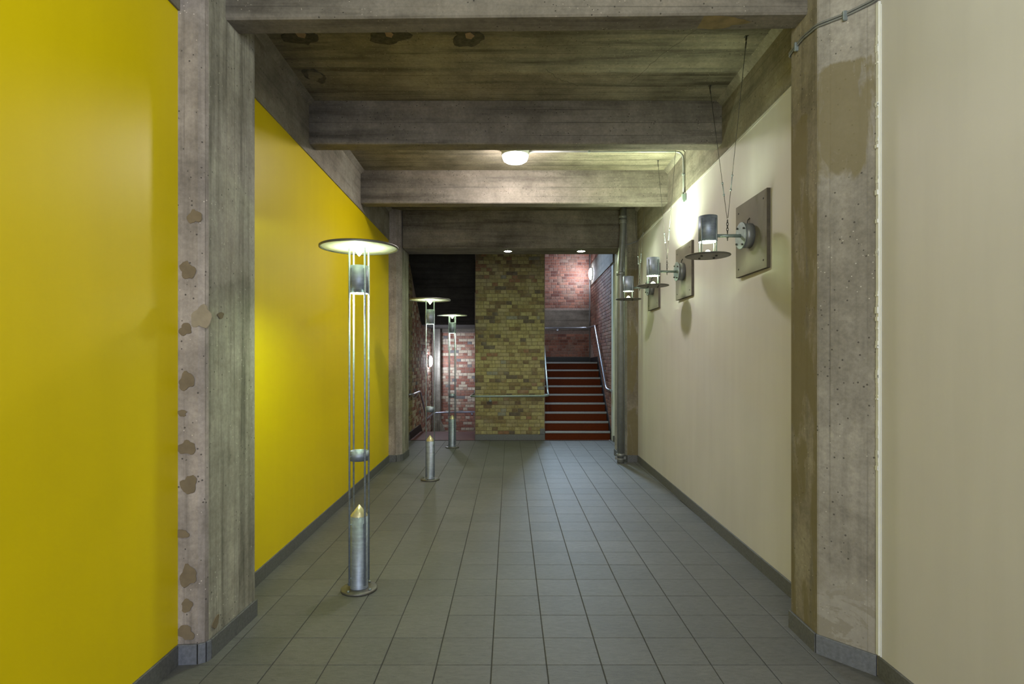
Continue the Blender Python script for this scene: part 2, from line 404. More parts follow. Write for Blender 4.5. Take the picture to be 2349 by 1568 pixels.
for cw, cx, cy in cells:
    rz = random.gauss(0, .00025)
    if (cw, cx, cy) in singles:
        if cw not in cache: cache[cw] = tile_mesh(cw, PT)
        inst('floor_tile', cache[cw], (cx, cy, rz), floor)
    else:
        box(mass, cx-cw/2+.0028, cx+cw/2-.0028, cy-PT/2+.0015, cy+PT/2-.0015, -.004, rz)
stuff(obj('floor_tile_field', mass, 'tile', floor))

# ---------------------------------------------------------------- painted walls
def wall(name, x0, y0, x1, y1, z0, z1, t, mat):
    """inner face from (x0,y0) to (x1,y1), thickness t outward"""
    bm = B(); prism(bm, [(x0, y0), (x1, y1), (x1+t, y1), (x0+t, y0)], z0, z1); return struct(obj(name, bm, mat))
wall('wall_left', NL, -4, NL, 3.10, 0, HZ, -.2, 'yellow')
wall('wall_left', WL(3.6), 3.6, WL(9.2), 9.2, 0, HZ, -.2, 'yellow')
wall('wall_right', NR, -4, NR, 3.02, 0, HZ, .2, 'cream')
wall('wall_right', WR(3.45), 3.45, WR(9.15), 9.15, 0, HZ, .2, 'cream')
bm = B(); box(bm, NR-.005, NR+.0, 2.948, 2.962, .11, 3.5); struct(obj('trim_1', bm, 'sealant'))
# thin plaster bead along the top of the cream wall
bm = B(); prism(bm, [(WR(3.6)-.006, 3.6), (WR(9.0)-.006, 9.0), (WR(9.0)+.01, 9.0), (WR(3.6)+.01, 3.6)], HZ-.022, HZ-.002)
struct(obj('trim_2', bm, 'cream'))

# ---------------------------------------------------------------- ceiling, beams
bm = B(); box(bm, -2.3, 2.3, -4, 11.6, CZ, CZ+.15); ceiling = struct(obj('ceiling', bm, 'con_x', base=(0, 0, 0)))
def haunch(x, y0, y1, s):                     # small fillet between slab and edge beam
    bm = B(); e = .05
    a, c = x(y0), x(y1)
    vs = [(a, y0, CZ-e), (a+s*e, y0, CZ), (a, y0, CZ), (c, y1, CZ-e), (c+s*e, y1, CZ), (c, y1, CZ)]
    v = [bm.verts.new(p) for p in vs]
    for f in ((0, 1, 2), (3, 5, 4), (0, 3, 4, 1), (1, 4, 5, 2), (2, 5, 3, 0)): bm.faces.new([v[i] for i in f])
    return bm
def edge_beam(y0, y1, fx, s, label, t=.3):
    bm = B(); d = -s*.012
    a, c = fx(y0)-d, fx(y1)-d
    prism(bm, [(a, y0), (c, y1), (c-s*t, y1), (a-s*t, y0)], HZ, CZ)
    o = tag(obj('edge_beam', bm, 'con_y'), label, 'beam', 'concrete edge beams above the painted walls')
    if y0 > 3: obj('haunch', haunch(lambda y: fx(y)-d, y0, y1, s), 'con_y').parent = o; 
    return o
def fix_child(o, ch):
    ch.location = Vector(ch.location)-o.location
for (y0, y1, fx, s, lab) in ((-4, 3.12, lambda y: NL, 1, 'grey concrete edge beam over the near yellow wall at top left'),
                             (3.6, 9.15, WL, 1, 'long grey concrete edge beam above the far yellow wall'),
                             (-4, 3.02, lambda y: NR, -1, 'concrete edge beam above the nearest cream wall on the right'),
                             (3.45, 9.12, WR, -1, 'long olive-lit concrete edge beam above the far cream wall')):
    o = edge_beam(y0, y1, fx, s, lab)
    for ch in o.children: fix_child(o, ch)
beams = [(3.31, 3.47, -1.66, 1.74, lambda x: 3.653+.0095*x, 'pale concrete cross beam nearest the camera, spanning between the two near pillars'),
         (5.27, 5.44, WL(5.3)+.012, WR(5.3)-.012, lambda x: 3.65, 'second concrete cross beam, just in front of the round ceiling lamp'),
         (7.22, 7.40, WL(7.3)+.012, WR(7.3)-.012, lambda x: 3.63, 'third concrete cross beam, lit pinkish behind the round ceiling lamp')]
for y0, y1, x0, x1, zf, lab in beams:
    bm = B(); k = 8
    for i in range(1):
        e = .008
        prism(bm, [(x0, y0), (x1, y0), (x1, y1), (x0, y1)], zf, CZ)
    bmesh.ops.bevel(bm, geom=[e for e in bm.edges if abs(e.verts[0].co.z-e.verts[1].co.z) < .1 and max(v.co.z for v in e.verts) < 3.8 and abs(e.verts[0].co.x-e.verts[1].co.x) > 1], offset=.01, segments=1, affect='EDGES')
    tag(obj('cross_beam', bm, 'con_beam'), lab, 'beam', 'concrete cross beams under the ceiling')
bm = B(); box(bm, -1.735, 1.80, 9.17, 9.71, 3.437, CZ, .008)
tag(obj('cross_beam', bm, 'con_beam'), 'deep dark concrete beam over the far opening, with two recessed spotlights', 'beam', 'concrete cross beams under the ceiling')

# spalled spots in the ceiling and on the left edge beam
for i, (x, y, ru, rv, core) in enumerate([(-1.55, 4.20, .13, .13, 1), (-.90, 4.20, .14, .13, 1), (-.31, 4.22, .12, .14, 1), (-1.65, 4.80, .085, .12, 0)]):
    bm = B(); blob(bm, (x, y, CZ), ru, rv, 'xy', -1, 40+i, 26, .004); p = obj('spalled_patch', bm, 'spall', ceiling)
    bm = B()
    if core: blob(bm, (x+.01, y-.02, CZ-.004), .036, .05, 'xy', -1, 60+i, 5, .003)
    else: blob(bm, (x, y, CZ-.004), ru*.7, rv*.6, 'xy', -1, 60+i, 20, .003)
    q = obj('exposed_brick' if core else 'patch_centre', bm, 'spall_core' if core else 'con_x', p)

# cracks in the slab, water stain under the first beam
def crack(pts, seed):
    rnd = random.Random(seed); bm = B(); P = []
    for (x0, y0), (x1, y1) in zip(pts, pts[1:]):
        for i in range(9):
            t = i/9; P.append((x0+(x1-x0)*t+rnd.uniform(-.012, .012), y0+(y1-y0)*t+rnd.uniform(-.012, .012), CZ))
    tube(bm, P, .0017, 4); obj('crack', bm, 'spall', ceiling)
crack([(1.40, 4.05), (1.20, 4.45), (1.03, 4.97)], 3); crack([(.30, 4.70), (.42, 4.86), (.62, 5.0)], 4)
b1 = bpy.data.objects['cross_beam']
bm = B(); blob(bm, (1.20, 3.385, 3.653+.0095*1.2), .23, .062, 'xy', -1, 77, 26, .0006)
o = obj('water_stain', bm, 'stain', base=(0, 0, 0)); o.parent = b1; o.location = -b1.location; o['label'] = 'ochre water stain'

# ---------------------------------------------------------------- pillars
def pillar(poly, z1, mats, face_m, label):
    bm = B(); prism(bm, poly, 0, z1, face_m); return tag(obj('concrete_pillar', bm, mats), label, 'pillar', 'concrete pillars of the passage')
PL = [(-2.0, 3.072), (-1.70, 3.095), (-1.672, 3.112), (-1.663, 3.135), (-1.645, 3.66), (-1.66, 3.672), (-2.0, 3.672)]
pl = pillar(PL, CZ, ['con_z', 'con_zf'], [1, 1, 1, 0, 0, 0, 0], 'near left concrete pillar dotted with brown mortar patches beside the yellow wall')
PR = [(2.12, 2.80), (2.12, 3.52), (1.75, 3.52), (1.737, 3.505), (1.734, 3.205), (1.738, 3.196), (1.93, 2.972)]
pr = pillar(PR, CZ, ['con_r', 'con_ri'], [0, 0, 1, 1, 0, 0, 0], 'near right concrete pillar with olive stains and cables clipped around its top')
pfl = pillar([(-2.05, 9.10), (-1.825, 9.11), (-1.77, 9.16), (-1.745, 9.20), (-1.735, 9.72), (-2.05, 9.72)], CZ, ['con_zf', 'con_z'], [0, 0, 0, 1, 1, 1],
             'far left concrete pillar at the end of the yellow wall')
pfr = pillar([(2.2, 9.09), (2.2, 9.75), (1.80, 9.75), (1.80, 9.19), (1.88, 9.10)], CZ, ['con_ri', 'con_r'], [1, 1, 1, 1, 0], 'far right concrete pillar standing behind the grey downpipe')
bm = B(); box(bm, NR-.012, NR+.002, 2.955, 2.975, .115, 3.52)
for i in range(60):
    z = random.uniform(1.0, 3.4); box(bm, NR-.0125-random.random()*.007*random.random(), NR-.01, 2.956, 2.974, z, z+random.uniform(.006, .04))
o = obj('sealant_bead', bm, 'sealant', base=(0, 0, 0)); o.parent = pr; o.location = -pr.location; o['label'] = 'ragged white sealant strip'

patches = [(443, 497, 32, 32), (428, 620, 38, 38), (458, 728, 46, 56), (423, 755, 30, 28), (505, 723, 13, 15), (426, 873, 38, 38), (416, 947, 24, 14),
           (426, 1027, 38, 36), (431, 1111, 34, 46), (416, 1224, 28, 22), (429, 1320, 40, 46), (427, 1388, 28, 28), (423, 1450, 38, 34), (494, 1426, 12, 27)]
for i, (px, py, pw, ph) in enumerate(patches):
    bm = B()
    if px < 470:
        y = 3.081; x = (px-1169.5)*y/1302.3; y = 3.072+.0767*(x+2.0) ; z = 1.662-(py-821)*y/1302.3
        blob(bm, (x, y-.001, z), pw*y/1302.3/2, ph*y/1302.3/2, 'xz', -1, 100+i, 24, .003)
    else:
        x = -1.66; y = x*1302.3/(px-1169.5); z = 1.662-(py-821)*y/1302.3
        blob(bm, (-1.663+.0343*(y-3.135)+.001, y, z), .035, ph*y/1302.3/2, 'yz', 1, 100+i, 18, .003)
    o = obj('mortar_patch', bm, 'mortar_pale' if i == 2 else 'mortar_patch', base=(0, 0, 0)); o.parent = pl; o.location = -pl.location
    o['label'] = 'pale mortar repair' if i == 2 else 'brown mortar repair'

# ---------------------------------------------------------------- skirting tiles
def skirting(name, runs, mat='skirt', h=.108, t=.011, tl=.298):
    root = None
    bm = B(); first = runs[0]
    pieces = []
    for (x0, y0, x1, y1, s, mt) in runs:
        L = math.hypot(x1-x0, y1-y0); d = Vector((x1-x0, y1-y0, 0))/L; nn = Vector((-d.y, d.x, 0))*s
        k = max(1, round(L/tl)); 
        for i in range(k):
            a = Vector((x0, y0, 0))+d*(L*i/k+.001); c = Vector((x0, y0, 0))+d*(L*(i+1)/k-.001)
            bmx = B(); o_ = nn*t
            v = [a, c, c+o_, a+o_]; lo = [bmx.verts.new((p.x, p.y, .0005)) for p in v]
            md = [bmx.verts.new((p.x, p.y, h-.003)) for p in v]; v2 = [a, c, c+o_*.75, a+o_*.75]; hi = [bmx.verts.new((p.x, p.y, h)) for p in v2]
            for p, q in ((lo, md), (md, hi)):
                for w_ in range(4): bmx.faces.new((p[w_], p[(w_+1) % 4], q[(w_+1) % 4], q[w_]))
            bmx.faces.new(hi); bmx.faces.new(list(reversed(lo)))
            pieces.append((bmx, mt or mat))
    # backing strip behind the tiles is the baseboard itself
    for (x0, y0, x1, y1, s, mt) in runs:
        L = math.hypot(x1-x0, y1-y0); d = Vector((x1-x0, y1-y0, 0))/L; nn = Vector((-d.y, d.x, 0))*s
        a = Vector((x0, y0, 0)); c = Vector((x1, y1, 0)); o_ = nn*t*.6
        v = [a, c, c+o_, a+o_]; lo = [bm.verts.new((p.x, p.y, .0005)) for p in v]; hi = [bm.verts.new((p.x, p.y, h-.004)) for p in v]
        for w_ in range(4): bm.faces.new((lo[w_], lo[(w_+1) % 4], hi[(w_+1) % 4], hi[w_]))
        bm.faces.new(hi); bm.faces.new(list(reversed(lo)))
    root = struct(obj(name, bm, 'grout', base=(0, 0, 0)))
    for bmx, mt in pieces: obj('skirting_tile', bmx, mt, root)
    return root
skirting('baseboard_left', [(NL, .9, NL, 3.072, -1, None), (WL(3.68), 3.68, WL(9.10), 9.10, -1, None)])
skirting('baseboard_right', [(NR, .9, NR, 2.96, 1, None), (WR(3.53), 3.53, WR(9.09), 9.09, 1, None)])
def ring_skirt(name, pts, mt):
    runs = []
    for (a, b_), m_ in zip(zip(pts, pts[1:]), mt): runs.append((a[0], a[1], b_[0], b_[1], -1, m_))
    return skirting(name, runs)
# around the pillars
ring_skirt('baseboard_left_pillar', [(-1.805, 3.083), (-1.70, 3.091), (-1.668, 3.112), (-1.659, 3.14), (-1.642, 3.672)], ['skirt_daylit']*3+['skirt'])
ring_skirt('baseboard_right_pillar', [(1.733, 3.51), (1.729, 3.20), (1.922, 2.974)], [None, 'skirt_daylit']) if False else skirting('baseboard_right_pillar', [(1.733, 3.51, 1.731, 3.205, -1, None), (1.731, 3.203, 1.923, 2.974, -1, 'skirt_daylit')])
ring_skirt('baseboard_far_left_pillar', [(-1.945, 9.10), (-1.825, 9.106), (-1.767, 9.158), (-1.742, 9.20), (-1.732, 9.72)], ['skirt']*4)
skirting('baseboard_far_right_pillar', [(2.045, 9.095, 1.88, 9.098, 1, None), (1.88, 9.098, 1.798, 9.19, 1, None), (1.798, 9.19, 1.798, 9.75, 1, None)])

# ---------------------------------------------------------------- brick walls
def brick_mesh(w_, d, h, mat, seed, axis):
    """one brick, front face at 0; axis 'y': face towards -y; 'x+': face towards +x; 'x-': towards -x"""
    rnd = random.Random(seed); bm = B(); c = .005; o = rnd.uniform(-.0015, .0015)
    P = [(-w_/2, 0), (w_/2, 0), (w_/2, h), (-w_/2, h)]
    Q = [(x-math.copysign(c+rnd.random()*.003, x), min(max(z, c+rnd.random()*.002), h-c)) for x, z in P]
    def T(x, y, z): return {'y': (x, y, z), 'x+': (-y, x, z), 'x-': (y, x, z)}[axis]
    a = [bm.verts.new(T(x, d, z)) for x, z in P]; b_ = [bm.verts.new(T(x, .004, z)) for x, z in P]; f = [bm.verts.new(T(x, o, z)) for x, z in Q]
    for p, q in ((a, b_), (b_, f)):
        for i in range(4): bm.faces.new((p[i], p[(i+1) % 4], q[(i+1) % 4], q[i]))
    bm.faces.new(f); fin(bm)
    return bm
def brickwork(parent, axis, pos, u0, u1, z0, z1, mat, limit, score, mort, skip=None, seed=0, depth=.035):
    """axis: facing; pos: coordinate of the face plane (callable of u); bricks from u0..u1 along the wall, z0..z1"""
    rnd = random.Random(seed); H = .0752; bh = .0665; cells = []
    k = 0; z = z0
    while z+bh <= z1+.001:
        head = k % 2 == 0; L = .115 if head else .2285; u = u0 if k % 4 != 1 else u0
        first = L if k % 4 in (0, 1) else L*.5
        edge = u0
        if not head: first = L if k % 4 == 1 else L*.75
        while edge < u1-.02:
            wd = min(first, u1-edge)
            if u1-(edge+wd) < .03: wd = u1-edge
            if not head and rnd.random() < .28 and wd > .2: parts = [wd*.5, wd*.5]
            elif not head and rnd.random() < .12 and wd > .2: parts = [wd*.72, wd*.28]
            else: parts = [wd]
            for p in parts:
                uc = edge+p/2
                if not (skip and skip(uc, z+bh/2)): cells.append((round(p-.0095, 3), uc, z, rnd.random()))
                edge += p
            first = L
        k += 1; z += H
    cells.sort(key=lambda c: -score(c[1], c[2])*c[0])
    me_c = {}; massb = B()
    for i, (w_, uc, z, rr) in enumerate(cells):
        px = pos(uc) if callable(pos) else pos
        loc = (uc, px, z) if axis == 'y' else (px, uc, z)
        if i < limit:
            key = (w_, int(rr*3))
            if key not in me_c:
                b_ = brick_mesh(w_, depth, bh, mat, int(rr*1000), axis)
                me = bpy.data.meshes.new('brick'); b_.to_mesh(me); b_.free(); me.materials.append(M[mat]); me_c[key] = me
            inst('brick', me_c[key], tuple(Vector(loc)-parent.location), parent)
        else:
            b_ = brick_mesh(w_, depth, bh, mat, int(rr*1000), axis); off = len(massb.verts)
            vs = [massb.verts.new(v.co+Vector(loc)) for v in b_.verts]; b_.verts.index_update()
            for f in b_.faces: massb.faces.new([vs[v.index] for v in f.verts])
            b_.free()
    if len(massb.verts):
        o = stuff(obj('brick_field', massb, mat+'_mass', base=(0, 0, 0))); o.parent = parent; o.location = -parent.location
    else: massb.free()

# centre spine wall of yellow bricks
bm = B(); box(bm, -.702, .702, 11.534, 13.45, 0, CZ); spine = struct(obj('wall_back', bm, 'mortar_y', base=(0, 11.53, 0)))
brickwork(spine, 'y', 11.528, -.704, .704, .118, 4.0, 'yellow_brick', 300, lambda u, z: 1/(1+abs(z-1.9)), 'mortar_y', seed=3,
          skip=lambda u, z: z > 3.86)
# side faces of the spine wall
bm = B(); box(bm, -.716, -.702, 11.60, 13.45, -.8, 3.0); box(bm, .702, .716, 11.60, 13.45, 0, 4.05); o = obj('side_render', bm, 'mortar_r', base=(0, 0, 0)); o.parent = spine; o.location = -spine.location
skirting('baseboard_back', [(-.704, 11.526, .712, 11.526, -1, None)], h=.115)
bm = B(); box(bm, .612, .712, 11.508, 11.526, .118, .235, .002); struct(obj('trim_3', bm, 'skirt'))

# rear wall (upper right and lower left flights)
bm = B(); box(bm, -2.3, 2.6, YB0+.006, YB0+.25, -1.0, 4.8); rear = struct(obj('wall_rear', bm, 'mortar_r', base=(0, YB0, 0)))
brickwork(rear, 'y', YB0, .62, SR(YB0)-.01, 1.70, 4.62, 'red_brick', 260, lambda u, z: 1, 'mortar_r', seed=5, skip=lambda u, z: 2.33 < z < 2.95)
brickwork(rear, 'y', YB0, -1.80, -.60, -.68, 2.35, 'mixed_brick', 260, lambda u, z: 1 if z > -.3 else .2, 'mortar_r', seed=6)
bm = B(); box(bm, .5, SR(YB0)-.005, YB0-.03, YB0+.01, 2.39, 2.925, .004)
o = tag(obj('wall_band', bm, 'con_beam'), 'horizontal grey concrete band across the red brick wall above the stairs', 'beam')
bm = B(); box(bm, -2.04, -.5, YB0-.05, YB0+.01, 2.337, 2.6, .004)
tag(obj('wall_band', bm, 'con_beam'), 'narrow grey concrete band at the top of the lit brick wall, lower left flight', 'beam')

# right wall of the stairwell: brick with the concrete edge beam above
def SRx(y): return SR(y)
bm = B(); prism(bm, [(SR(11.5)+.006, 11.5), (SR(YB0)+.006, YB0), (SR(YB0)+.25, YB0), (SR(11.5)+.25, 11.5)], 0, 4.8); swr = struct(obj('wall_right_stair', bm, 'mortar_r', base=(2.1, 13, 0)))
brickwork(swr, 'x-', SR, 11.5, YB0-.01, .12, 4.7, 'red_brick', 0, lambda u, z: 1, 'mortar_r', seed=8,
          skip=lambda u, z: 3.55 < z < 4.09 or z < (u-11.6)*.70-.1)
bm = B(); prism(bm, [(SR(11.5)-.015, 11.5), (SR(YB0)-.015, YB0-.03), (SR(YB0)+.02, YB0-.03), (SR(11.5)+.02, 11.5)], HZ, 4.09)
tag(obj('edge_beam', bm, 'con_y'), 'pale grey concrete edge beam high on the right wall of the stairwell', 'beam')
# left brick wall
bm = B(); box(bm, SL-.25, SL-.006, 9.75, YB0, -1.0, 4.4); swl = struct(obj('wall_left_stair', bm, 'mortar_r', base=(SL, 12, 0)))
brickwork(swl, 'x+', SL, 9.76, 11.9, .118, 3.9, 'yellow_brick', 0, lambda u, z: 1, 'mortar_r', seed=9)
brickwork(swl, 'x+', SL, 11.91, YB0-.01, -.65, 3.0, 'mixed_brick', 0, lambda u, z: 1, 'mortar_r', seed=10)
# wall between far right pillar and stairwell, pale painted end
bm = B(); box(bm, 2.3, 2.5, 9.75, 11.3, 0, CZ); struct(obj('wall_right_lobby', bm, 'cream'))
bm = B(); box(bm, 2.057, 2.5, 11.32, 11.5, 0, 3.56, .003); struct(obj('wall_right_end', bm, 'pale'))
bm = B(); box(bm, 2.052, 2.3, 11.305, 11.32, 0, .115); struct(obj('baseboard_right_end', bm, 'skirt'))
bm = B(); box(bm, 2.03, 2.35, 11.2, 11.5, 3.56, CZ); tag(obj('edge_beam', bm, 'con_y'), 'short brown concrete beam end above the pale painted wall end by the downpipe', 'beam')
skirting('baseboard_left_lobby', [(SL, 9.76, SL, 11.53, -1, None)])
bm = B(); box(bm, SL, SL+.014, 11.53, 12.9, .0, .16); extr(bm, [(12.9, .16), (14.0, -.60), (14.0, -.85), (12.9, -.1)], 'x', SL, SL+.014); struct(obj('baseboard_left_stair', bm, 'black'))
# ceiling over the stairs
bm = B(); box(bm, -2.3, 2.6, 11.6, YB0+.25, 4.8, 4.95); box(bm, .7, 2.6, 11.55, 11.6, CZ, 4.8); struct(obj('ceiling_stair', bm, 'con_x', base=(0, 13, 4.8)))
# passage end behind the camera: glazed end stays open (daylight)

# sloping soffit of the upper flight over the left stairs
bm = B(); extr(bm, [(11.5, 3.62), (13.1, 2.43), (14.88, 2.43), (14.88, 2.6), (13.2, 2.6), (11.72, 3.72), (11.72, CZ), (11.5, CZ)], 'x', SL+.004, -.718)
tag(obj('upper_flight', bm, 'con_dark', base=(-1.4, 13, 2.43)), 'dark underside of an upper stair flight, its shade painted in, left of the yellow brick wall', 'stairs')
# corner post
bm = B(); box(bm, -1.97, -1.81, 14.72, 14.895, .05, 2.43, .006); extr(bm, [(-1.97, .05), (-1.81, .05), (-1.70, -.22), (-1.70, -.68), (-1.97, -.68)], 'y', 14.70, 14.895)
tag(obj('corner_post', bm, 'con_z'), 'slim grey concrete post in the corner of the lower left flight', 'pillar')

# ---------------------------------------------------------------- stairs up
R_, T_ = .1745, .243
st = empty('staircase', (1.39, 11.53, 0), 'flight of red stairs with grey nosings going up on the right', 'stairs')
for k in range(9):
    y0 = 11.53+k*T_; y1 = y0+T_ if k < 8 else YB0-.005
    xr = SR(y0)-.004
    bm = B(); box(bm, .718, xr, y0+.012, y1+.012 if k < 8 else y1, 0 if k == 0 else k*R_-.02, (k+1)*R_-.006)
    for f in bm.faces:
        if f.calc_center_median().z > (k+1)*R_-.007: f.material_index = 1
    s = obj('step', bm, ['riser', 'tread'], base=(0, 0, 0)); s.parent = st; s.location = -st.location
    bm = B(); extr(bm, [(y0, (k+1)*R_-.036), (y0+.012, (k+1)*R_-.036), (y0+.012, (k+1)*R_-.006), (y0+.055, (k+1)*R_-.006), (y0+.055, (k+1)*R_), (y0+.006, (k+1)*R_), (y0, (k+1)*R_-.008)], 'x', .719, xr-.002)
    obj('nosing', bm, 'nosing', s)
bm = B()
o = bm
def srp(bm, ys, z0s, z1s, d=.012):
    A = [bm.verts.new((SR(y)-d-.002, y, z)) for y, z in zip(ys, z0s)]+[bm.verts.new((SR(y)-d-.002, y, z)) for y, z in reversed(list(zip(ys, z1s)))]
    Bv = [bm.verts.new((v.co.x+d, v.co.y, v.co.z)) for v in A]
    k = len(A); bm.faces.new(A); bm.faces.new(list(reversed(Bv)))
    for i in range(k): bm.faces.new((A[i], A[(i+1) % k], Bv[(i+1) % k], Bv[i]))
srp(bm, [11.50, 11.53+8*T_, YB0-.01], [0, 1.40, 1.5], [.22, 1.70, 1.67])
o = obj('stringer', bm, 'black', base=(0, 0, 0)); o.parent = st; o.location = -st.location
bm = B(); box(bm, .72, SR(YB0)-.02, YB0-.016, YB0-.002, 1.5645, 1.69); struct(obj('baseboard_rear', bm, 'black'))

# stairs down on the left
bm = B(); box(bm, SL, -.704, 11.53, 12.88, -.2, -.001); struct(obj('floor_landing', bm, 'redfloor'))
sd = empty('staircase', (-1.38, 12.88, -.7), 'flight of red steps going down at the left, beyond the red landing', 'stairs')
for k in range(3):
    bm = B(); box(bm, SL+.015, -.72, 12.88+k*T_, 12.88+(k+1)*T_, -.86, -(k+1)*.17)
    s = obj('step', bm, 'redfloor', base=(0, 0, 0)); s.parent = sd; s.location = -sd.location
bm = B(); box(bm, SL, -.70, 12.88+3*T_, YB0, -.86, -.68); struct(obj('floor_lower', bm, 'redfloor'))

# ---------------------------------------------------------------- handrails
def handrail(label, pts, mat, brackets, r=.021, rad=.12):
    P = smooth_path(pts, rad, 7); c = Vector(pts[0]); bm = B(); tube(bm, P, r, 12)
    root = empty('handrail', (c.x, c.y, c.z-r), label, 'handrail', 'metal handrails of the stairs')
    o = obj('rail', bm, mat, base=(0, 0, 0)); o.parent = root; o.location = -root.location
    for a, b_ in brackets:
        bm = B(); a, b_ = Vector(a), Vector(b_); tube(bm, smooth_path([a, (a.x, a.y, b_.z), b_], .03, 4), .007, 8)
        d = Vector(b_)-Vector((a.x, a.y, b_.z)); ax = 'x' if abs(d.x) > abs(d.y) else 'y'
        hh = .006*(-1 if (d.x if ax == 'x' else d.y) > 0 else 1)
        lathe(bm, [(.03, 0), (.03, hh), (.02, hh*1.6)], 14, tuple(b_), ax)
        o = obj('bracket', bm, mat, base=(0, 0, 0)); o.parent = root; o.location = -root.location
handrail('green-grey handrail wrapping around the front of the yellow brick wall',
         [(-.785, 12.9, .87), (-.785, 11.40, .895), (.785, 11.42, .905), (.785, 11.75, .93), (.785, 13.4, 2.22)], 'rail',
         [((-.40, 11.40, .88), (-.40, 11.524, .80)), ((.785, 12.3, 1.34), (.718, 12.3, 1.27))], .022, .15)
handrail('steel handrail climbing the right wall of the upper stairs and crossing the rear wall',
         [(SR(11.45)-.01, 11.42, 1.01), (SR(11.6)-.075, 11.60, 1.03), (SR(11.7)-.075, 11.72, 1.09), (SR(13.5)-.075, 13.46, 2.43), (SR(14.8)-.09, 14.80, 2.452), (.72, 14.80, 2.452)], 'rail_blue',
         [((SR(12.2)-.075, 12.2, 1.46), (SR(12.2)-.002, 12.2, 1.38)), ((SR(13.0)-.075, 13.0, 2.06), (SR(13.0)-.002, 13.0, 1.98)), ((1.25, 14.80, 2.43), (1.25, 14.868, 2.40))], .021, .06)
handrail('steel handrail running down the left brick wall and across the lower rear wall',
         [(SL+.01, 11.42, .93), (SL+.08, 11.50, .93), (SL+.08, 12.42, .935), (SL+.08, 13.36, .23), (SL+.08, 14.60, .25), (SL+.42, 14.62, .27), (-.72, 14.78, .27)], 'rail_blue',
         [((SL+.08, 12.0, .92), (SL+.002, 12.0, .85)), ((-1.0, 14.76, .25), (-1.0, 14.898, .2))], .021, .08)

# ---------------------------------------------------------------- floor lamps
def floor_lamp(x, y, idx, label, rot):
    root = empty('floor_lamp', (x, y, 0), label, 'floor lamp', 'tall steel uplighter floor lamps along the left side', rot)
    def part(name, bm, mat, p=root): return obj(name, bm, mat, p)
    bm = B(); lathe(bm, [(.128, 0), (.128, .014), (.122, .018), (.07, .018)], 40); base = part('base_plate', bm, 'disc')
    bm = B()
    for k in range(4):
        a = PI/4+k*PI/2; lathe(bm, [(.009, .018), (.009, .028), (.004, .031)], 8, (.105*math.cos(a), .105*math.sin(a), 0))
    part('bolt', bm, 'zinc', base)
    bm = B(); lathe(bm, [(.066, .018), (.063, .024), (.062, .531), (.057, .531)], 36); part('lower_tube', bm, 'steel')
    bm = B(); lathe(bm, [(.0605, .531), (.0605, .535), (.002, .612)], 36); part('cone', bm, 'brass')['label'] = 'pale brass cone cap'
    bm = B(); lathe(bm, [(.064, .929), (.066, .929), (.066, .998), (.063, .998), (.063, .93)], 36, cap=False); part('ring', bm, 'steel')
    for k in range(4):
        a = math.radians(30)+k*PI/2+ (0 if k % 2 == 0 else .0)
        X, Y = .0775*math.cos(a), .0775*math.sin(a)
        bm = B(); lathe(bm, [(.007, .05), (.007, 2.445)], 10, (X, Y, 0)); part('rod', bm, 'steel')
        for z in (.08, .50, .963, 2.15, 2.30):
            pass
    bm = B()
    for k in range(4):
        a = math.radians(30)+k*PI/2
        for z in (.10, .48, .963, 2.15, 2.30):
            tube(bm, [(.060*math.cos(a), .060*math.sin(a), z), (.075*math.cos(a), .075*math.sin(a), z)], .005, 6)
    part('spacer', bm, 'zinc')
    bm = B(); lathe(bm, [(.062, 2.126), (.065, 2.126), (.065, 2.324), (.062, 2.324), (.062, 2.126)], 36, cap=False); part('lamp_cylinder', bm, 'steel')
    bm = B(); lathe(bm, [(.0005, 2.310), (.058, 2.310), (.058, 2.316), (.0005, 2.316)], 28, cap=False); b1 = part('bulb', bm, 'e_up%d' % idx); b1['label'] = 'glowing upward lamp'
    bm = B(); lathe(bm, [(.0005, 2.134), (.0605, 2.134), (.0605, 2.140), (.0005, 2.140)], 28, cap=False); b2 = part('bulb', bm, 'e_dn%d' % idx); b2['label'] = 'glowing downward lamp'
    bm = B(); lathe(bm, [(.002, 2.472), (.27, 2.466), (.278, 2.462), (.278, 2.450), (.266, 2.450), (.264, 2.458)], 56, cap=False); d = part('disc', bm, 'disc')
    bm = B(); lathe(bm, [(.266, 2.4595), (.262, 2.456), (.002, 2.456)], 56, cap=False); s = part('reflector', bm, 'shade', d); s['label'] = 'white underside of the disc'
    bm = B(); lathe(bm, [(.045, 2.456), (.043, 2.448), (.004, 2.395), (.0005, 2.394)], 28, cap=False); part('reflector_cone', bm, 'shade')
    return root
floor_lamp(-1.083, 4.08, 0, 'nearest and tallest-looking floor lamp, steel, with a brightly glowing white disc', math.radians(15))
floor_lamp(-1.09, 7.76, 1, 'middle floor lamp, its dull beige disc in front of the dark stair opening', math.radians(23))
floor_lamp(-1.072, 10.56, 2, 'farthest floor lamp, standing beside the yellow brick wall', math.radians(11))

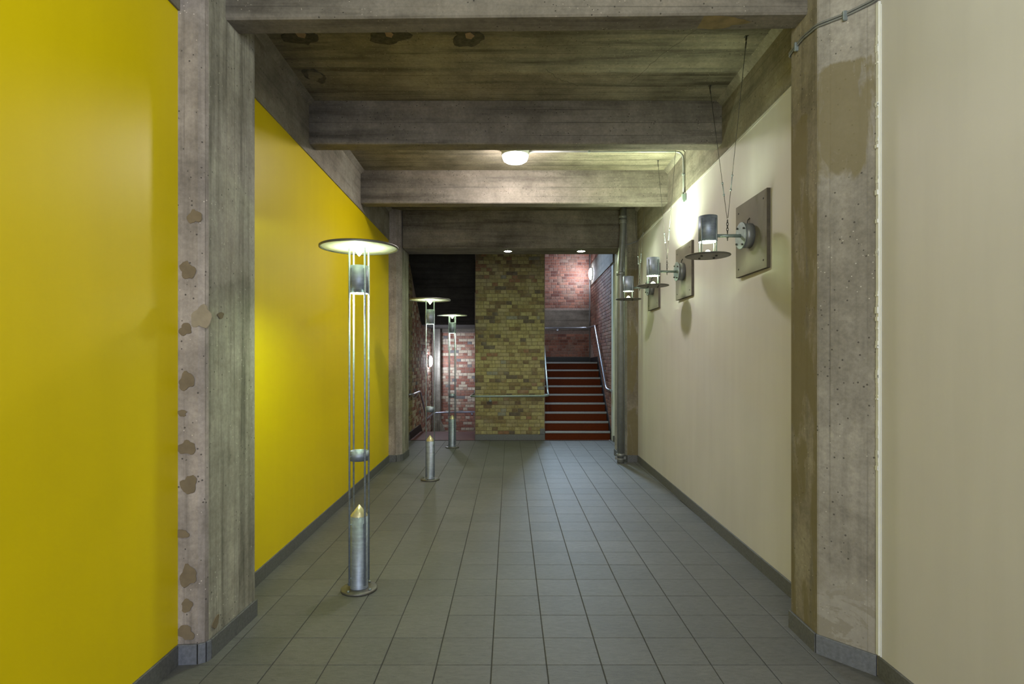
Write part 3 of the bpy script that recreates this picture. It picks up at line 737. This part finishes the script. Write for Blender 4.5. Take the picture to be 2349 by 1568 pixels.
# ---------------------------------------------------------------- wall sconces
def sconce(yc, idx, label):
    dx = WR(yc)-WR(4.565); wx = WR(yc)
    root = empty('wall_lamp', (wx, yc, 2.645), label, 'wall lamp', 'steel wall lamps hung on wires along the cream wall')
    lx, ly, lz = wx, yc, 2.645
    def part(name, bm, mat, p=root):
        for v in bm.verts: v.co -= Vector((lx, ly, lz))
        return obj(name, bm, mat, p)
    bm = B(); box(bm, wx-.033, wx-.002, yc-.293, yc+.293, 2.345, 2.945, .002)
    for f in bm.faces: f.material_index = 0 if abs(f.normal.x) > .9 else 1
    bm.normal_update()
    for f in bm.faces: f.material_index = 0 if f.normal.x < -.9 else 1
    pl_ = part('mounting_board', bm, ['board', 'board_edge'])
    bm = B()
    for sy in (-1, 1):
        for sz in (-1, 1): lathe(bm, [(.007, wx-.033), (.007, wx-.037), (.004, wx-.038)], 8, (0, yc+sy*.235, 2.645+sz*.235), 'x')
    o = part('screw', bm, 'wire', pl_)
    bm = B(); lathe(bm, [(.098, wx-.033), (.098, wx-.105), (.090, wx-.105)], 40, (0, yc, 2.645), 'x'); part('junction_drum', bm, 'pipe')
    bm = B(); lathe(bm, [(.108, wx-.105), (.108, wx-.112), (.10, wx-.113)], 40, (0, yc, 2.645), 'x'); dp = part('face_plate', bm, 'zinc')
    bm = B()
    for a in (.9, 2.6, 4.2, 5.6): lathe(bm, [(.008, wx-.112), (.008, wx-.124), (.004, wx-.126)], 8, (0, yc+.088*math.cos(a), 2.645+.088*math.sin(a)), 'x')
    part('bolt', bm, 'wire', dp)
    bm = B(); tube(bm, smooth_path([(wx-.05, yc+.02, 2.735), (wx-.045, yc+.03, 2.775), (wx-.034, yc+.01, 2.79)], .02), .005, 6); part('cable_stub', bm, 'wire')
    cx = wx-.375
    bm = B(); tube(bm, [(cx+.07, yc, 2.645), (wx-.112, yc, 2.645)], .0135, 14); part('arm', bm, 'rail')
    bm = B(); lathe(bm, [(.071, 2.595), (.0735, 2.595), (.0735, 2.800), (.071, 2.800), (.071, 2.595)], 40, (cx, yc, 0), cap=False); part('lamp_cylinder', bm, 'steel')
    bm = B(); lathe(bm, [(.0005, 2.601), (.069, 2.601), (.069, 2.607), (.0005, 2.607)], 28, (cx, yc, 0), cap=False); part('bulb', bm, 'e_sc%d' % idx)['label'] = 'glowing bulb face'
    bm = B(); lathe(bm, [(.0005, 2.748), (.060, 2.748), (.060, 2.754), (.0005, 2.754)], 28, (cx, yc, 0), cap=False); part('bulb', bm, 'e_su%d' % idx)['label'] = 'upward bulb face'
    for k in range(4):
        a = math.radians(35)+k*PI/2
        bm = B(); lathe(bm, [(.0055, 2.489), (.0055, 2.775)], 8, (cx+.0795*math.cos(a), yc+.0795*math.sin(a), 0)); part('rod', bm, 'zinc')
    bm = B(); lathe(bm, [(.16, 2.477), (.174, 2.481), (.177, 2.485), (.174, 2.489), (.002, 2.489)], 48, (cx, yc, 0), cap=False)
    lathe(bm, [(.002, 2.477), (.16, 2.477)], 48, (cx, yc, 0), cap=False); d = part('disc', bm, 'disc')
    bm = B()
    for k in range(4):
        a = math.radians(35)+k*PI/2; lathe(bm, [(.009, 2.477), (.009, 2.469), (.004, 2.467)], 8, (cx+.0795*math.cos(a), yc+.0795*math.sin(a), 0))
    part('bolt', bm, 'wire', d)
    bm = B(); lathe(bm, [(.042, 2.489), (.030, 2.508), (.012, 2.528), (.0005, 2.533)], 24, (cx, yc, 0), cap=False); part('cone', bm, 'shade')['label'] = 'pale cone on the disc'
    # suspension
    hx = cx+.158
    bm = B(); lathe(bm, [(.004, 2.605), (.004, 2.665)], 8, (hx, yc, 0)); lathe(bm, [(.008, 2.626), (.008, 2.632)], 8, (hx, yc, 0)); part('eye_bolt', bm, 'wire')
    bm = B()
    for k in range(5):
        zc = 2.675+k*.0215; P = []
        for i in range(13):
            a = 2*PI*i/12; u = .0075*math.cos(a); v = .0145*math.sin(a)
            P.append((hx+(u if k % 2 else 0), yc+(0 if k % 2 else u), zc+v))
        tube(bm, P, .0026, 6, cap=False)
    part('chain', bm, 'wire')
    for s in (-1, 1):
        ya = yc+.03+s*.38; top = CZ
        a = Vector((hx, yc+s*.008, 2.785)); t = Vector((hx+.005, ya, top-.035)); d_ = t-a
        bm = B(); tube(bm, [a, a+d_*.17], .0022, 6); tube(bm, [a+d_*.255, t], .0022, 6); part('suspension_wire', bm, 'wire')
        f0 = .165 if s > 0 else .205
        bm = B(); p0, p1 = a+d_*.165, a+d_*.26
        tube(bm, [p0, p1], .0042, 8); tube(bm, [p0, p0+(p1-p0)*.10], .0085, 8); tube(bm, [p0+(p1-p0)*.90, p1], .0085, 8); part('turnbuckle', bm, 'zinc')
        bm = B(); P = [(t.x, t.y+.009*math.cos(2*PI*i/12), top-.018+.016*math.sin(2*PI*i/12)) for i in range(13)]
        tube(bm, P, .0035, 6, cap=False); tube(bm, [t+Vector((0, 0, -.005)), t-d_.normalized()*.05], .005, 6)
        box(bm, t.x-.012, t.x+.012, t.y-.012, t.y+.012, top-.004, top-.0005); part('ceiling_hook', bm, 'wire')
    return root
sconce(4.565, 0, 'nearest wall lamp, steel cylinder over a disc, on a large grey board')
sconce(6.45, 1, 'middle wall lamp, brightly lit, above an oval shadow on the cream wall')
sconce(7.93, 2, 'farthest wall lamp, seen against the grey downpipe')

# ---------------------------------------------------------------- ceiling lamp and its conduit
cl = empty('ceiling_lamp', (.062, 6.45, CZ), 'round white glowing lamp fixed under the ceiling between two beams', 'ceiling lamp')
bm = B(); lathe(bm, [(.158, 0), (.160, -.03), (.156, -.085), (.146, -.10), (.14, -.10)], 44); obj('housing', bm, 'housing', cl)
bm = B(); lathe(bm, [(.144, -.098), (.143, -.115), (.132, -.142), (.105, -.160), (.06, -.170), (.0005, -.173)], 44, cap=False); obj('diffuser', bm, 'e_ceil', cl)['label'] = 'glowing white diffuser'
cx0 = WR(6.45)-.03
bm = B(); tube(bm, smooth_path([(.21, 6.45, CZ-.042), (cx0, 6.45, CZ-.042), (cx0, 6.45, 3.52)], .10, 7), .011, 10)
cdt = empty('conduit', (cx0, 6.45, 3.45), 'thin steel conduit bending from the ceiling down to the top of the cream wall', 'conduit')
o = obj('pipe', bm, 'pipe', base=(0, 0, 0)); o.parent = cdt; o.location = -cdt.location
bm = B(); box(bm, cx0-.02, cx0+.026, 6.43, 6.47, 3.445, 3.525, .004); box(bm, cx0-.012, cx0+.01, 6.425, 6.43, 3.43, 3.46)
o = obj('end_box', bm, 'clip', base=(0, 0, 0)); o.parent = cdt; o.location = -cdt.location; o['label'] = 'small green-tinted end box'
for P in ((cx0, 6.45, 3.75), (.9, 6.45, CZ-.042)):
    bm = B(); box(bm, P[0]-.016, P[0]+.016, P[1]-.014, P[1]+.014, P[2]-.013, P[2]+.013, .004); o = obj('clip', bm, 'zinc', base=(0, 0, 0)); o.parent = cdt; o.location = -cdt.location
bm = B(); tube(bm, smooth_path([(.05, 6.62, CZ-.008), (-.35, 6.45, CZ-.008)], .02), .006, 6)
bm.free()

# recessed spotlights in the deep beam
for x, lab in ((-.033, 'recessed round spotlight above the yellow brick wall'), (1.183, 'recessed round spotlight above the red stairs')):
    r_ = empty('spotlight', (x, 9.43, 3.437), lab, 'spotlight', 'recessed spotlights in the far beam')
    bm = B(); lathe(bm, [(.062, 0), (.075, 0), (.075, -.006), (.062, -.004), (.062, 0)], 30, cap=False); obj('trim_ring', bm, 'zinc', r_)
    bm = B(); lathe(bm, [(.0005, -.010), (.04, -.009), (.0625, -.003)], 30, cap=False); obj('lens', bm, 'e_spot', r_)['label'] = 'greenish glowing lens'

# bulkhead lamps in the stairwell
def bulkhead(x, y, z, s, r, mat, lab):
    r_ = empty('bulkhead_lamp', (x, y, z), lab, 'wall lamp', 'round bulkhead lamps in the stairwell')
    bm = B(); lathe(bm, [(r, 0), (r, s*.035), (r*.95, s*.045)], 36, axis='x'); obj('housing', bm, 'housing', r_)
    bm = B(); lathe(bm, [(r*.94, s*.043), (r*.9, s*.07), (r*.6, s*.092), (.0005, s*.10)], 36, axis='x', cap=False); obj('diffuser', bm, mat, r_)['label'] = 'glowing white diffuser'
bulkhead(SR(14.42)-.002, 14.42, 3.80, -1, .155, 'e_bulk', 'oval-looking white bulkhead lamp high on the right wall of the stairwell')
bulkhead(SL+.002, 14.2, 1.585, 1, .145, 'e_bulk2', 'white bulkhead lamp low on the left wall, seen behind the middle floor lamp')
# thin cable down the stairwell corner
bm = B(); tube(bm, [(SR(14.86)-.03, YB0-.03, 4.7), (SR(14.86)-.03, YB0-.03, 1.70)], .012, 8)
tag(obj('corner_conduit', bm, 'pipe'), 'thin dark vertical conduit in the rear right corner of the stairwell', 'conduit')
bm = B(); box(bm, -.94, -.83, YB0-.05, YB0-.001, 1.30, 1.40, .006)
tag(obj('alarm_call_point', bm, 'redbox'), 'small red box on the brick wall, half hidden by the yellow brick wall', 'alarm')

# ---------------------------------------------------------------- downpipe
dpx, dpy = 1.757, 9.02
dp = empty('downpipe', (dpx, dpy, 0), 'tall grey metal downpipe with collars in front of the far right pillar', 'pipe')
bm = B(); P = smooth_path([(0, 0, .02), (0, 0, 3.15), (.045, 0, 3.72), (.045, 0, CZ)], .12, 6); tube(bm, P, .051, 24); obj('pipe', bm, 'pipe', dp)
def collar(x, z, hh):
    bm = B(); lathe(bm, [(.052, z-hh), (.060, z-hh), (.064, z-hh*.5), (.064, z+hh*.5), (.060, z+hh), (.052, z+hh)], 28, (x, 0, 0)); return bm
for x, z, hh in ((0, 3.005, .028), (.042, 3.83, .035), (.035, 3.905, .02), (0, .13, .02)): obj('collar', collar(x, z, hh), 'pipe', dp)
bm = B(); lathe(bm, [(.054, .002), (.054, .05), (.058, .055), (.058, .075)], 28); box(bm, -.085, .085, -.012, .012, .055, .10, .004); obj('foot_bracket', bm, 'pipe', dp)
bm = B(); tube(bm, [(1.835, 9.10, .1), (1.835, 9.10, 3.43)], .008, 8)
tag(obj('thin_conduit', bm, 'pipe'), 'thin vertical conduit just right of the grey downpipe', 'conduit')

# ---------------------------------------------------------------- cables around the pillar tops
def cable_run(name, offs, pts, label, r, clips):
    c = pts[0]; root = empty(name, c, label, 'cable')
    for dz, dn in offs:
        bm = B(); tube(bm, smooth_path([(x, y, z+dz) for x, y, z in pts], .03, 5), r, 8)
        o = obj('cable', bm, 'pipe', base=(0, 0, 0)); o.parent = root; o.location = -root.location
    for x, y, z in clips:
        bm = B(); box(bm, x-.012, x+.012, y-.008, y+.008, z-.03, z+.022, .003); o = obj('clip', bm, 'zinc', base=(0, 0, 0)); o.parent = root; o.location = -root.location
cable_run('cable_pair', [(0, 0), (.014, 0)], [(1.80, 3.530, 3.53), (1.727, 3.528, 3.53), (1.727, 3.35, 3.545), (1.727, 3.196, 3.525), (1.83, 3.078, 3.52), (1.915, 2.975, 3.53), (1.918, 2.80, 3.56)],
          'pair of thin grey cables wrapped around the top of the near right pillar', .0055, [(1.725, 3.42, 3.54), (1.82, 3.085, 3.525)])
cable_run('cable_run', [(0, 0)], [(1.80, 9.085, 3.47), (1.90, 9.085, 3.48), (WR(9.0)-.01, 9.06, 3.53), (WR(8.6)-.012, 8.6, 3.56)],
          'thin dark cable crossing the far right pillar beside the downpipe', .007, [])
